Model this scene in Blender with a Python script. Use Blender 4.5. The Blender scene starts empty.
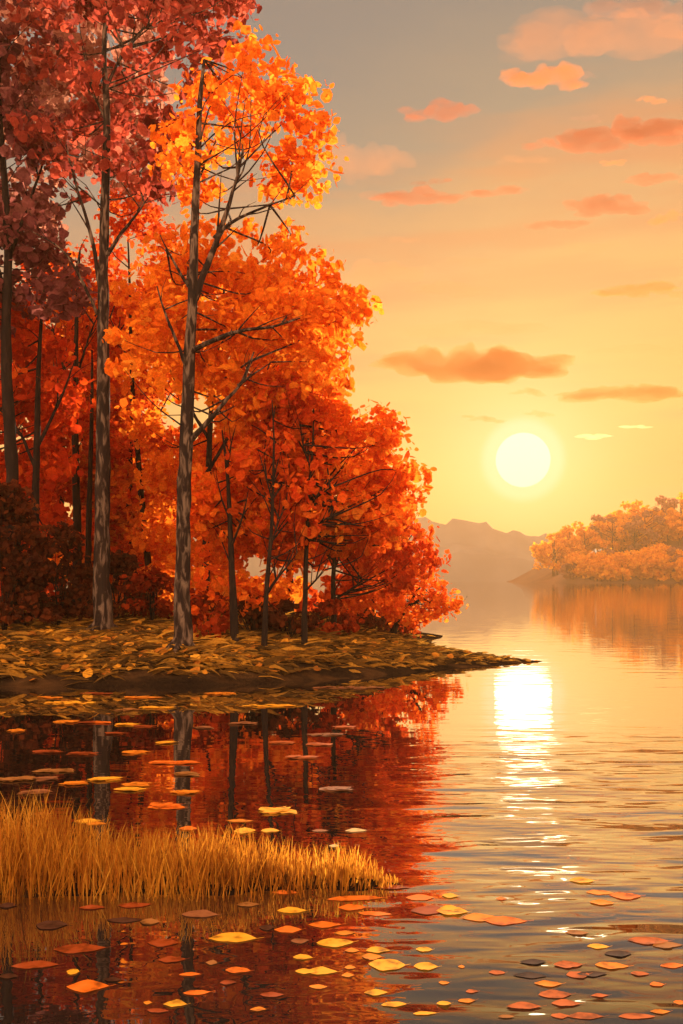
import bpy, math, random
import numpy as np
from mathutils import Vector, noise as mnoise

random.seed(7)
RNG = np.random.default_rng(7)
scene = bpy.context.scene
col = scene.collection
F = 1000.0          # focal length in pixels of the 683 x 1024 frame
CAMH = 2.0          # eye height above the lake
HORIZON = 578.0


def P(px, py, d):
    return np.array([(px - 341.5) / F * d, d, CAMH - (py - HORIZON) / F * d])


def s2l(c):
    return tuple(((v / 255) / 12.92 if v / 255 <= 0.04045 else ((v / 255 + 0.055) / 1.055) ** 2.4) for v in c)


# ------------------------------------------------------------------ scene graph helpers
def tag(o, label=None, cat=None, group=None, kind=None):
    if label: o['label'] = label
    if cat: o['category'] = cat
    if group: o['group'] = group
    if kind: o['kind'] = kind
    return o


def empty(name, loc=(0, 0, 0)):
    o = bpy.data.objects.new(name, None)
    o.empty_display_size = 0.3
    o.location = Vector([float(v) for v in loc])
    col.objects.link(o)
    return o


def link_mesh(name, me, mat, parent=None, loc=None):
    o = bpy.data.objects.new(name, me)
    if mat: me.materials.append(mat)
    col.objects.link(o)
    if parent:
        o.parent = parent
    if loc is not None:
        o.location = Vector([float(v) for v in loc])
    return o


def mesh_np(name, verts, faces, smooth=False):
    """faces: list of equal-length index arrays stacked, i.e. list of (n,k) arrays."""
    me = bpy.data.meshes.new(name)
    verts = np.asarray(verts, dtype=np.float32)
    me.vertices.add(len(verts))
    me.vertices.foreach_set('co', verts.ravel())
    loops, starts, totals, s = [], [], [], 0
    for fa in faces:
        fa = np.asarray(fa, dtype=np.int32)
        n, k = fa.shape
        loops.append(fa.ravel())
        starts.append(s + np.arange(n, dtype=np.int32) * k)
        totals.append(np.full(n, k, dtype=np.int32))
        s += n * k
    loops = np.concatenate(loops); starts = np.concatenate(starts); totals = np.concatenate(totals)
    me.loops.add(len(loops)); me.loops.foreach_set('vertex_index', loops)
    me.polygons.add(len(starts)); me.polygons.foreach_set('loop_start', starts)
    me.polygons.foreach_set('use_smooth', np.full(len(starts), smooth, dtype=bool))
    me.update(calc_edges=True)
    me.validate()
    return me


# ------------------------------------------------------------------ materials
def new_mat(name):
    m = bpy.data.materials.new(name)
    m.use_nodes = True
    nt = m.node_tree
    nt.nodes.clear()
    out = nt.nodes.new('ShaderNodeOutputMaterial')
    return m, nt, out


def ramp(nt, stops, interp='LINEAR'):
    r = nt.nodes.new('ShaderNodeValToRGB')
    r.color_ramp.interpolation = interp
    el = r.color_ramp.elements
    while len(el) > 1: el.remove(el[-1])
    el[0].position = stops[0][0]; el[0].color = (*stops[0][1], 1)
    for p, c in stops[1:]:
        e = el.new(p); e.color = (*c, 1)
    return r


def math_node(nt, op, a, b=None, c=None, clamp=False):
    n = nt.nodes.new('ShaderNodeMath'); n.operation = op; n.use_clamp = clamp
    for i, v in enumerate((a, b, c)):
        if v is None: continue
        if isinstance(v, (int, float)): n.inputs[i].default_value = v
        else: nt.links.new(v, n.inputs[i])
    return n.outputs[0]


def mix_col(nt, fac, a, b, blend='MIX'):
    n = nt.nodes.new('ShaderNodeMix'); n.data_type = 'RGBA'; n.blend_type = blend
    for sock, v in ((n.inputs[0], fac), (n.inputs[6], a), (n.inputs[7], b)):
        if isinstance(v, (int, float)): sock.default_value = v
        elif isinstance(v, tuple): sock.default_value = (*v[:3], 1)
        else: nt.links.new(v, sock)
    return n.outputs[2]


def leaf_mat(name, colours, translucency=0.6):
    """Each leaf (mesh island) draws its own pigment from the palette."""
    m, nt, out = new_mat(name)
    g = nt.nodes.new('ShaderNodeNewGeometry')
    n = len(colours)
    r = ramp(nt, [(i / max(n - 1, 1), c) for i, c in enumerate(colours)])
    tc = nt.nodes.new('ShaderNodeTexCoord')
    nz = nt.nodes.new('ShaderNodeTexNoise'); nz.inputs['Scale'].default_value = 0.9
    nz.inputs['Detail'].default_value = 2
    nt.links.new(tc.outputs['Object'], nz.inputs['Vector'])
    big = math_node(nt, 'MULTIPLY_ADD', nz.outputs['Fac'], 2.2, -0.6)
    v = math_node(nt, 'MULTIPLY_ADD', g.outputs['Random Per Island'], 0.55, math_node(nt, 'MULTIPLY', big, 0.45), clamp=True)
    nt.links.new(v, r.inputs[0])
    # veins and blotches inside the leaf
    n2 = nt.nodes.new('ShaderNodeTexNoise'); n2.inputs['Scale'].default_value = 22
    nt.links.new(tc.outputs['Object'], n2.inputs['Vector'])
    blot = ramp(nt, [(0.3, (0.72, 0.66, 0.62)), (0.65, (1.06, 1.06, 1.06))])
    nt.links.new(n2.outputs['Fac'], blot.inputs[0])
    c = mix_col(nt, 1.0, r.outputs[0], blot.outputs[0], 'MULTIPLY')
    d = nt.nodes.new('ShaderNodeBsdfDiffuse'); t = nt.nodes.new('ShaderNodeBsdfTranslucent')
    nt.links.new(c, d.inputs[0]); nt.links.new(c, t.inputs[0])
    mx = nt.nodes.new('ShaderNodeMixShader'); mx.inputs[0].default_value = translucency
    nt.links.new(d.outputs[0], mx.inputs[1]); nt.links.new(t.outputs[0], mx.inputs[2])
    nt.links.new(mx.outputs[0], out.inputs[0])
    return m


def bark_mat(name, dark, mid, pale, palepos=0.62):
    m, nt, out = new_mat(name)
    tc = nt.nodes.new('ShaderNodeTexCoord')
    mp = nt.nodes.new('ShaderNodeMapping'); mp.inputs['Scale'].default_value = (6, 6, 1.7)
    nt.links.new(tc.outputs['Object'], mp.inputs[0])
    nz = nt.nodes.new('ShaderNodeTexNoise'); nz.inputs['Scale'].default_value = 1.6
    nz.inputs['Detail'].default_value = 6; nz.inputs['Distortion'].default_value = 0.6
    nt.links.new(mp.outputs[0], nz.inputs['Vector'])
    r = ramp(nt, [(0.32, dark), (0.5, mid), (palepos, pale), (0.8, mid)])
    nt.links.new(nz.outputs['Fac'], r.inputs[0])
    b = nt.nodes.new('ShaderNodeBsdfPrincipled'); b.inputs['Roughness'].default_value = 0.9; b.inputs['Specular IOR Level'].default_value = 0.08
    nt.links.new(r.outputs[0], b.inputs['Base Color'])
    bp = nt.nodes.new('ShaderNodeBump'); bp.inputs['Strength'].default_value = 0.9; bp.inputs['Distance'].default_value = 0.05
    nt.links.new(nz.outputs['Fac'], bp.inputs['Height']); nt.links.new(bp.outputs[0], b.inputs['Normal'])
    nt.links.new(b.outputs[0], out.inputs[0])
    return m


BARK = bark_mat('bark', (0.012, 0.008, 0.007), (0.018, 0.010, 0.008), (0.13, 0.085, 0.06), 0.64)
BARK_DARK = bark_mat('dark_bark', (0.01, 0.006, 0.005), (0.010, 0.006, 0.005), (0.022, 0.012, 0.009))

PAL = {
    'plum':    [(0.07, 0.018, 0.022), (0.16, 0.042, 0.042), (0.27, 0.085, 0.078), (0.40, 0.16, 0.13)],
    'maroon':  [(0.10, 0.018, 0.018), (0.24, 0.04, 0.032), (0.42, 0.065, 0.035), (0.50, 0.17, 0.12)],
    'crimson': [(0.22, 0.018, 0.007), (0.48, 0.036, 0.008), (0.68, 0.07, 0.010), (0.74, 0.15, 0.014)],
    'ember':   [(0.08, 0.010, 0.005), (0.22, 0.02, 0.006), (0.40, 0.042, 0.008), (0.52, 0.085, 0.011)],
    'scarlet': [(0.32, 0.025, 0.008), (0.60, 0.06, 0.010), (0.76, 0.12, 0.014), (0.84, 0.26, 0.03)],
    'orange':  [(0.58, 0.08, 0.010), (0.80, 0.18, 0.013), (0.85, 0.26, 0.018), (0.87, 0.38, 0.05)],
    'vermil':  [(0.55, 0.05, 0.009), (0.80, 0.12, 0.012), (0.85, 0.20, 0.016), (0.86, 0.36, 0.045)],
    'rose':    [(0.22, 0.07, 0.055), (0.36, 0.14, 0.10), (0.46, 0.21, 0.15), (0.54, 0.29, 0.21)],
    'umber':   [(0.025, 0.010, 0.008), (0.06, 0.016, 0.009), (0.13, 0.028, 0.010), (0.22, 0.05, 0.012)],
    'farorange': [(0.56, 0.16, 0.010), (0.78, 0.30, 0.012), (0.84, 0.40, 0.016)],
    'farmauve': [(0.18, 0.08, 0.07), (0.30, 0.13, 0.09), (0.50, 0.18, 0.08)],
}
LEAF = {k: leaf_mat('leaf_' + k, v) for k, v in PAL.items()}


# ------------------------------------------------------------------ leaf dabs
TEMPL = []
for _ in range(9):
    k = 8
    a = np.linspace(0, 2 * np.pi, k, endpoint=False) + RNG.uniform(-0.2, 0.2, k)
    r = RNG.uniform(0.72, 1.1, k)
    asp = RNG.uniform(0.55, 0.85)
    TEMPL.append(np.stack([np.cos(a) * r, np.sin(a) * r * asp, RNG.uniform(-0.10, 0.10, k)], 1))
TEMPL = np.array(TEMPL)


def leaf_mesh(name, cen, nrm, size):
    n = len(cen)
    nrm = nrm / (np.linalg.norm(nrm, axis=1, keepdims=True) + 1e-9)
    rnd = RNG.normal(size=(n, 3))
    u = np.cross(nrm, rnd); u /= np.linalg.norm(u, axis=1, keepdims=True) + 1e-9
    v = np.cross(nrm, u)
    t = TEMPL[RNG.integers(0, len(TEMPL), n)]
    size = size[:, None, None]
    co = cen[:, None, :] + size * (t[:, :, 0:1] * u[:, None] + t[:, :, 1:2] * v[:, None] + t[:, :, 2:3] * nrm[:, None])
    k = t.shape[1]
    fa = np.arange(n * k).reshape(n, k)
    return mesh_np(name, co.reshape(-1, 3), [fa])


def clump_leaves(cen, rad, count, smin, smax, flat=0.8, outward=0.6):
    """count leaves spread through each clump's volume."""
    out_c, out_n, out_s = [], [], []
    for c, r, k in zip(cen, rad, count):
        d = RNG.normal(size=(k, 3)); d /= np.linalg.norm(d, axis=1, keepdims=True)
        rr = r * RNG.uniform(0.15, 1.0, k) ** 0.55
        p = d * rr[:, None] * np.array([1.15, 1.0, flat])
        out_c.append(c + p)
        nn = d * outward + RNG.normal(size=(k, 3)) * 0.7
        nn[:, 2] += 0.25
        out_n.append(nn)
        s = smin + (smax - smin) * RNG.beta(1.1, 2.9, k)
        out_s.append(s)
    return np.concatenate(out_c), np.concatenate(out_n), np.concatenate(out_s)


def in_poly(pts, poly):
    x, y = pts[:, 0], pts[:, 1]
    res = np.zeros(len(pts), bool)
    n = len(poly)
    for i in range(n):
        x0, y0 = poly[i]; x1, y1 = poly[(i + 1) % n]
        if y0 == y1: continue
        cond = ((y0 > y) != (y1 > y)) & (x < (x1 - x0) * (y - y0) / (y1 - y0) + x0)
        res ^= cond
    return res


# ------------------------------------------------------------------ tubes (trunks, limbs)
def catmull(pts, step):
    pts = np.asarray(pts, float)
    ext = np.vstack([2 * pts[0] - pts[1], pts, 2 * pts[-1] - pts[-2]])
    out = []
    for i in range(1, len(ext) - 2):
        p0, p1, p2, p3 = ext[i - 1:i + 3]
        n = max(2, int(np.linalg.norm(p2[:3] - p1[:3]) / step))
        for t in np.linspace(0, 1, n, endpoint=False):
            out.append(0.5 * ((2 * p1) + (-p0 + p2) * t + (2 * p0 - 5 * p1 + 4 * p2 - p3) * t * t + (-p0 + 3 * p1 - 3 * p2 + p3) * t ** 3))
    out.append(pts[-1])
    return np.array(out)


class Tubes:
    def __init__(self): self.v, self.f, self.n = [], [], 0

    def add(self, pts, radii, step=0.3, sides=8, wob=0.12, kink=0.0):
        q = catmull(np.column_stack([pts, radii]), step)
        p, r = q[:, :3], np.maximum(q[:, 3], 0.003)
        m = len(p)
        if kink:
            off = RNG.normal(size=(m, 3)) * kink * r[:, None]
            off[0] = 0
            p = p + off
        tan = np.gradient(p, axis=0); tan /= np.linalg.norm(tan, axis=1, keepdims=True) + 1e-9
        ref = np.array([0.31, 0.9, 0.2]) if abs(tan[0][1]) < 0.8 else np.array([1.0, 0, 0.1])
        u = np.cross(tan, ref); u /= np.linalg.norm(u, axis=1, keepdims=True)
        w = np.cross(tan, u)
        a = np.linspace(0, 2 * np.pi, sides, endpoint=False)
        rr = r[:, None] * (1 + RNG.uniform(-wob, wob, (m, sides)))
        ring = p[:, None, :] + rr[:, :, None] * (np.cos(a)[None, :, None] * u[:, None] + np.sin(a)[None, :, None] * w[:, None])
        self.v.append(ring.reshape(-1, 3))
        i = np.arange(m - 1)[:, None] * sides; j = np.arange(sides)[None]
        j2 = (j + 1) % sides
        quad = np.stack([i + j, i + j2, i + sides + j2, i + sides + j], -1).reshape(-1, 4) + self.n
        self.f.append(quad)
        self.n += m * sides
        return p, r

    def build(self, name, mat, parent, loc):
        me = mesh_np(name, np.concatenate(self.v) - np.asarray(loc), [np.concatenate(self.f)], smooth=True)
        return link_mesh(name, me, mat, parent)


# ------------------------------------------------------------------ terrain of the left bank
SHORE = [(-60, 17.6), (-14, 17.9), (-6.2, 18.2), (-4.4, 18.5), (-2.6, 18.6), (-0.9, 19.2), (0.4, 20.3), (1.7, 21.5), (3.0, 22.4),
         (4.2, 23.4), (4.9, 23.9), (4.3, 24.7), (3.3, 26.0), (2.75, 27.8), (2.6, 30.0), (3.0, 32.6), (3.6, 34.5), (2.9, 36.5),
         (2.7, 42), (2.2, 58), (-8, 72), (-60, 76)]
SH = np.array(SHORE, float)


def signed_dist(pts, poly):
    poly = np.asarray(poly, float)
    best = np.full(len(pts), 1e9)
    for i in range(len(poly)):
        a, b = poly[i], poly[(i + 1) % len(poly)]
        ab = b - a
        t = np.clip(((pts - a) @ ab) / (ab @ ab), 0, 1)
        best = np.minimum(best, np.linalg.norm(pts - (a + t[:, None] * ab), axis=1))
    return np.where(in_poly(pts, poly), best, -best)


def bank_z(x, y):
    x = np.atleast_1d(np.asarray(x, float)); y = np.atleast_1d(np.asarray(y, float))
    sd = signed_dist(np.stack([x, y], 1), SH)
    sd = sd + 0.12 * np.sin(x * 2.1 + 0.7 * y) * np.sin(y * 1.7 - x * 0.6) + 0.06 * np.sin(x * 5.3) * np.cos(y * 4.1)
    z = np.interp(sd, [-4, -0.6, 0, 0.3, 0.8, 1.4, 3, 6, 14, 30], [-1.6, -0.22, 0.0, 0.18, 0.38, 0.55, 0.78, 0.92, 1.15, 1.4])
    k = np.interp(x, [-1.0, 0.8, 2.4, 4.5], [1.0, 0.75, 0.42, 0.2])
    z = np.where(z > 0, z * k, z)
    z = z + np.where(sd > 0.3, 0.03 * np.sin(x * 3.1 + y) * np.sin(y * 2.7), 0) * k
    return z


def ground_hit(px, py, d0=18.3, d1=40.0):
    d = np.linspace(d0, d1, 900)
    x = (px - 341.5) / F * d
    g = bank_z(x, d)
    ray = CAMH - (py - HORIZON) / F * d
    hit = np.where((ray <= g) & (g > 0.02))[0]
    i = hit[0] if len(hit) else len(d) - 1
    return np.array([x[i], d[i], g[i]])


def grid(name, xs, ys, zf, mat, kind='structure', skirt=None):
    X, Y = np.meshgrid(xs, ys)
    Z = zf(X.ravel(), Y.ravel())
    v = np.stack([X.ravel(), Y.ravel(), Z], 1)
    nx, ny = len(xs), len(ys)
    i = np.arange(ny - 1)[:, None] * nx; j = np.arange(nx - 1)[None]
    f = np.stack([i + j, i + j + 1, i + nx + j + 1, i + nx + j], -1).reshape(-1, 4)
    me = mesh_np(name, v, [f], smooth=True)
    o = link_mesh(name, me, mat)
    o['kind'] = kind
    return o


def soil_mat():
    m, nt, out = new_mat('bank_soil')
    tc = nt.nodes.new('ShaderNodeTexCoord')
    mp = nt.nodes.new('ShaderNodeMapping'); mp.inputs['Scale'].default_value = (0.5, 1.4, 1.4)
    nt.links.new(tc.outputs['Object'], mp.inputs[0])
    nz = nt.nodes.new('ShaderNodeTexNoise'); nz.inputs['Scale'].default_value = 1.6; nz.inputs['Detail'].default_value = 8
    nt.links.new(mp.outputs[0], nz.inputs['Vector'])
    r = ramp(nt, [(0.3, (0.006, 0.004, 0.003)), (0.5, (0.016, 0.009, 0.005)), (0.62, (0.045, 0.022, 0.009)), (0.75, (0.014, 0.008, 0.004))])
    nt.links.new(nz.outputs['Fac'], r.inputs[0])
    b = nt.nodes.new('ShaderNodeBsdfPrincipled'); b.inputs['Roughness'].default_value = 1.0; b.inputs['Specular IOR Level'].default_value = 0.0
    nt.links.new(r.outputs[0], b.inputs['Base Color'])
    n2 = nt.nodes.new('ShaderNodeTexNoise'); n2.inputs['Scale'].default_value = 9; n2.inputs['Detail'].default_value = 8
    nt.links.new(tc.outputs['Object'], n2.inputs['Vector'])
    bp = nt.nodes.new('ShaderNodeBump'); bp.inputs['Strength'].default_value = 0.8; bp.inputs['Distance'].default_value = 0.08
    nt.links.new(n2.outputs['Fac'], bp.inputs['Height']); nt.links.new(bp.outputs[0], b.inputs['Normal'])
    nt.links.new(b.outputs[0], out.inputs[0])
    return m


SOIL = soil_mat()
xs = np.concatenate([np.arange(-60, -16, 1.5), np.arange(-16, 6.5, 0.16)])
ys = np.concatenate([np.arange(16.2, 30, 0.16), np.arange(30, 80, 0.8)])
grid('lake_bank', xs, ys, bank_z, SOIL)

# low mud strip that carries the reeds in the foreground
MUD = np.array([(-9, 6.15), (-2.2, 6.28), (-0.9, 6.32), (0.1, 6.42), (0.45, 6.52), (0.1, 6.68), (-0.6, 6.85), (-2.5, 7.05), (-9, 7.3)], float)


def mud_z(x, y):
    sd = signed_dist(np.stack([x, y], 1), MUD)
    sd = sd + 0.03 * np.sin(x * 6 + y * 3) + 0.02 * np.sin(x * 15 + 2 * y)
    return np.interp(sd, [-1, -0.1, 0, 0.1, 0.3, 0.5], [-0.5, -0.06, 0.0, 0.025, 0.05, 0.06])


grid('mud_strip', np.arange(-9.5, 0.9, 0.05), np.arange(5.9, 7.7, 0.05), mud_z, SOIL)

# lake bed and surroundings out to the horizon
m, nt, out = new_mat('lake_bed')
b = nt.nodes.new('ShaderNodeBsdfPrincipled'); b.inputs['Base Color'].default_value = (0.03, 0.022, 0.016, 1)
nt.links.new(b.outputs[0], out.inputs[0])
grid('lake_bed', np.linspace(-900, 900, 8), np.linspace(-18, 695, 8), lambda x, y: np.full(len(x), -2.0), m)


# ------------------------------------------------------------------ water
def water_mat():
    m, nt, out = new_mat('lake_water')
    tc = nt.nodes.new('ShaderNodeTexCoord')
    sep = nt.nodes.new('ShaderNodeSeparateXYZ'); nt.links.new(tc.outputs['Object'], sep.inputs[0])

    def nz(scale, sx, sy, detail, dist=0.0, rot=0.0):
        mp = nt.nodes.new('ShaderNodeMapping'); mp.inputs['Scale'].default_value = (sx, sy, 1); mp.inputs['Rotation'].default_value = (0, 0, rot)
        nt.links.new(tc.outputs['Object'], mp.inputs[0])
        n = nt.nodes.new('ShaderNodeTexNoise'); n.inputs['Scale'].default_value = scale; n.inputs['Detail'].default_value = detail
        n.inputs['Distortion'].default_value = dist
        nt.links.new(mp.outputs[0], n.inputs['Vector'])
        return n.outputs['Fac']
    # open water to the right is touched by the breeze, the cove under the trees is calm
    patch = nz(0.25, 1, 0.6, 2)
    edge = math_node(nt, 'MULTIPLY_ADD', sep.outputs[1], -0.085, sep.outputs[0])       # x - 0.085 y
    edge = math_node(nt, 'ADD', edge, math_node(nt, 'MULTIPLY_ADD', patch, 1.6, -0.8))
    mr = nt.nodes.new('ShaderNodeMapRange'); mr.interpolation_type = 'SMOOTHSTEP'
    mr.inputs['From Min'].default_value = -0.5; mr.inputs['From Max'].default_value = 1.0
    mr.inputs['To Min'].default_value = WATER['calm']; mr.inputs['To Max'].default_value = WATER['wind']
    nt.links.new(edge, mr.inputs['Value'])
    # ripples sink below what the eye resolves far out
    far = nt.nodes.new('ShaderNodeMapRange')
    far.inputs['From Min'].default_value = 7; far.inputs['From Max'].default_value = 15; far.interpolation_type = 'SMOOTHSTEP'
    far.inputs['To Min'].default_value = 1.0; far.inputs['To Max'].default_value = 0.05
    nt.links.new(sep.outputs[1], far.inputs['Value'])
    amp = math_node(nt, 'MULTIPLY', mr.outputs[0], far.outputs[0])
    h = math_node(nt, 'ADD', nz(1.0, 0.72, 2.1, 1, 0.5, 0.05), math_node(nt, 'MULTIPLY', nz(1.0, 2.6, 8.0, 1, 0.3, -0.08), 0.16))
    h = math_node(nt, 'MULTIPLY', h, amp)
    bp = nt.nodes.new('ShaderNodeBump'); bp.inputs['Strength'].default_value = 1.0; bp.inputs['Distance'].default_value = 1.0
    nt.links.new(h, bp.inputs['Height'])
    body = nt.nodes.new('ShaderNodeBsdfDiffuse'); body.inputs[0].default_value = (*WATER['base'], 1)
    gl = nt.nodes.new('ShaderNodeBsdfGlossy'); gl.inputs['Roughness'].default_value = 0.0; gl.inputs[0].default_value = (1.0, 0.98, 0.96, 1)
    nt.links.new(bp.outputs[0], gl.inputs['Normal'])
    fr = nt.nodes.new('ShaderNodeLayerWeight'); fr.inputs['Blend'].default_value = 0.5
    fc = ramp(nt, [(0.0, (0.03,) * 3), (0.56, (0.13,) * 3), (0.64, (0.28,) * 3), (0.72, (0.60,) * 3), (0.82, (0.74,) * 3), (0.93, (0.86,) * 3), (1.0, (0.97,) * 3)])
    nt.links.new(fr.outputs['Facing'], fc.inputs[0])
    mx = nt.nodes.new('ShaderNodeMixShader'); nt.links.new(fc.outputs[0], mx.inputs[0])
    nt.links.new(body.outputs[0], mx.inputs[1]); nt.links.new(gl.outputs[0], mx.inputs[2])
    nt.links.new(mx.outputs[0], out.inputs[0])
    return m


WATER = dict(calm=0.006, wind=0.095, base=(0.010, 0.007, 0.006))
grid('lake_water', np.array([-900.0, -60, 60, 900]), np.array([-18.0, 30, 200, 695]), lambda x, y: np.zeros(len(x)), water_mat())


# ------------------------------------------------------------------ trees
def px_line(pts, base, depth):
    """picture-plan points at a tree's own distance -> world"""
    return [P(x, y, depth + dz) for x, y, dz in pts]


TREEGROUP = 'autumn trees on the left bank'


def make_tree(name, label, base_px, trunk, w0, branches, crowns, bark, group=TREEGROUP, depth=None, cat='tree', attach=0.5, seeddepth=1.0):
    """trunk: [(px,py)], w0: base width px; branches: [([(px,py,dz)...], w)]; crowns: dicts"""
    if depth is None:
        base = ground_hit(*base_px)
    else:
        x = (base_px[0] - 341.5) / F * depth
        base = np.array([x, depth, float(bank_z(x, depth)[0])])
    d = base[1]
    root = empty(name, base)
    tag(root, label, cat, group)
    t = Tubes()
    k = len(trunk)
    pts = [base + np.array([0, 0, -0.08])] + [P(x, y, d + RNG.uniform(-0.05, 0.05)) for x, y in trunk]
    r0 = w0 * d / F / 2
    rad = [r0 * 1.25] + [max(r0 * (1 - 0.82 * ((i + 1) / k) ** 1.15), 0.012) for i in range(k)]
    tp, tr = t.add(pts, rad, 0.35, 10, 0.10, 0.05)
    # little root flare
    for _ in range(5):
        a = RNG.uniform(0, 2 * np.pi); L = r0 * RNG.uniform(1.8, 3.0)
        q = base + np.array([np.cos(a) * L, np.sin(a) * L, 0])
        q[2] = float(bank_z(q[0], q[1])[0]) - 0.03
        t.add([base + np.array([0, 0, r0 * 2.2]), base + np.array([np.cos(a) * r0, np.sin(a) * r0, r0 * 0.7]), q], [r0 * 0.5, r0 * 0.45, r0 * 0.15], 0.1, 6, 0.1)
    t.build('trunk', bark, root, base)
    skel = [tp[int(len(tp) * 0.35):]]
    for line, w in branches:
        bt = Tubes()
        ws = [P(x, y, d + dz) for x, y, dz in line]
        rb = w * d / F / 2
        n = len(ws)
        bp_, br_ = bt.add(ws, [rb * (1 - 0.75 * i / (n - 1)) for i in range(n)], 0.16, 7, 0.12, 0.10)
        # side twigs
        for _ in range(max(2, int(len(bp_) / 3.5))):
            i = RNG.integers(len(bp_) // 3, len(bp_))
            dirv = bp_[min(i + 1, len(bp_) - 1)] - bp_[i - 1]; dirv /= np.linalg.norm(dirv) + 1e-9
            dv = dirv * 0.8 + RNG.normal(size=3) * 0.55; dv[2] += 0.25
            L = RNG.uniform(0.25, 0.7)
            bt.add([bp_[i], bp_[i] + dv * L * 0.5, bp_[i] + dv * L + RNG.normal(size=3) * 0.08], [br_[i] * 0.5, br_[i] * 0.35, 0.004], 0.15, 5, 0.1)
        bt.build('branch', bark, root, base)
        skel.append(bp_)
    skel = np.concatenate(skel)
    C, N, S = [], [], []
    tw = Tubes(); ntw = 0
    for cr in crowns:
        poly = np.array(cr['poly'], float)
        lo, hi = poly.min(0), poly.max(0)
        n = cr['n']
        got = []
        while len(got) < n:
            q = RNG.uniform(lo, hi, (n * 4, 2))
            q = q[in_poly(q, poly)]
            for h in cr.get('holes', []):
                q = q[((q[:, 0] - h[0]) / h[2]) ** 2 + ((q[:, 1] - h[1]) / h[3]) ** 2 > 1]
            got += list(q)
        got = got[:n]
        z0, z1 = cr.get('dz', (-0.4, 2.2))
        cen = np.array([P(x, y, d + RNG.uniform(z0, z1)) for x, y in got])
        rad = RNG.uniform(cr.get('r', (0.35, 0.75))[0], cr.get('r', (0.35, 0.75))[1], n)
        cnt = [max(6, int(0.85 * cr.get('dens', 90) * (r / 0.55) ** 2)) for r in rad]
        c, nn, s = clump_leaves(cen, rad, cnt, *[k_ * v_ for k_, v_ in zip((0.7, 1.12), cr.get('size', (0.06, 0.22)))])
        keep = c[:, 2] > np.maximum(bank_z(c[:, 0], c[:, 1]), 0) + 0.1
        C.append(c[keep]); N.append(nn[keep]); S.append(s[keep])
        for q in cen:
            if RNG.random() < attach:
                dd = np.linalg.norm(skel - q, axis=1) + np.where(skel[:, 2] > q[2], 0.8, 0)
                a = skel[RNG.choice(np.argsort(dd)[:14])]
                L = np.linalg.norm(q - a)
                if 0.3 < L < 3.5 and a[2] < q[2] + 0.05:
                    mid = (a + q) / 2 + RNG.normal(size=3) * 0.08 * L - np.array([0, 0, 0.06 * L])
                    tw.add([a, mid, q], [0.008 + 0.006 * L, 0.006 + 0.003 * L, 0.003], 0.3, 5, 0.1)
                    ntw += 1
    if ntw:
        tw.build('twigs', bark, root, base)
    C, N, S = np.concatenate(C), np.concatenate(N), np.concatenate(S)
    key = crowns[0]['mat']
    me = leaf_mesh('crown', C - base, N, S)
    link_mesh('crown', me, LEAF[key], root)
    return root


# --- the tall red tree (pale streaked trunk, left of centre)
make_tree('tall_tree', 'tall tree with pale streaked trunk and loose maroon crown, left of the forked tall tree', (103, 632),
          [(102, 560), (103, 470), (103, 380), (103, 290), (105, 200), (107, 120), (104, 50), (108, -20)], 17,
          [([(102, 300, 0), (92, 240, -.1), (76, 185, -.2), (65, 140, -.1)], 5),
           ([(98, 315, 0), (84, 285, -.2), (62, 250, -.3), (33, 232, -.3)], 4),
           ([(107, 255, 0), (118, 238, -.1), (136, 215, -.3), (148, 198, -.2)], 5),
           ([(106, 120, 0), (92, 90, .2), (86, 60, .3)], 3.5), ([(105, 90, 0), (125, 50, .1), (150, 20, .4)], 3.5)],
          [dict(mat='maroon', poly=[(20, -60), (180, -60), (240, -10), (250, 40), (225, 70), (200, 120), (180, 150), (185, 190), (150, 205), (110, 185), (60, 200), (25, 130)],
                n=125, r=(0.28, 0.6), dens=55, size=(0.07, 0.24), holes=[(103, 62, 13, 14), (65, 100, 16, 14), (85, 160, 12, 30)])], BARK)

# --- the tall orange tree
make_tree('tall_tree', 'tall forked tree with bright orange crown, its trunk the nearest to the water', (183, 648),
          [(183, 590), (184, 500), (187, 430), (190, 350), (193, 290), (195, 220), (198, 150), (200, 100), (204, 60)], 17,
          [([(194, 300, 0), (207, 265, -.1), (222, 225, -.2), (235, 185, -.2), (243, 150, -.1)], 8),
           ([(214, 238, -.15), (232, 222, -.3), (262, 208, -.3), (295, 196, -.2)], 4.5),
           ([(191, 352, 0), (214, 340, -.3), (245, 330, -.4), (272, 327, -.4), (300, 318, -.2)], 6),
           ([(190, 442, 0), (208, 422, -.2), (228, 398, -.4), (240, 385, -.4), (254, 352, -.3)], 6),
           ([(238, 386, -.4), (252, 375, -.5), (272, 362, -.5)], 3.5),
           ([(187, 368, 0), (176, 340, -.2), (164, 310, -.3), (157, 286, -.3)], 4.5),
           ([(192, 292, 0), (182, 276, -.1), (170, 255, -.2), (160, 235, -.1)], 4)],
          [dict(mat='orange', poly=[(165, 110), (180, 70), (215, 50), (265, 45), (318, 85), (330, 130), (325, 175), (285, 205), (270, 160), (235, 140), (215, 210), (190, 210), (165, 170), (150, 140)],
                n=62, r=(0.28, 0.6), dens=60, size=(0.06, 0.21), holes=[(228, 175, 14, 30), (190, 150, 9, 18)]),
           dict(mat='orange', poly=[(150, 225), (190, 230), (215, 240), (250, 225), (300, 235), (330, 250), (358, 285), (355, 325), (330, 350), (345, 385), (290, 400), (235, 420), (200, 400), (160, 400), (135, 330)],
                n=95, r=(0.3, 0.7), dens=80, size=(0.06, 0.21), dz=(0.3, 3.0)),
           dict(mat='orange', poly=[(96, 335), (130, 330), (135, 375), (100, 380)], n=5, r=(0.2, 0.3), dens=60, dz=(-.9, -.5))], BARK)

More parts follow.
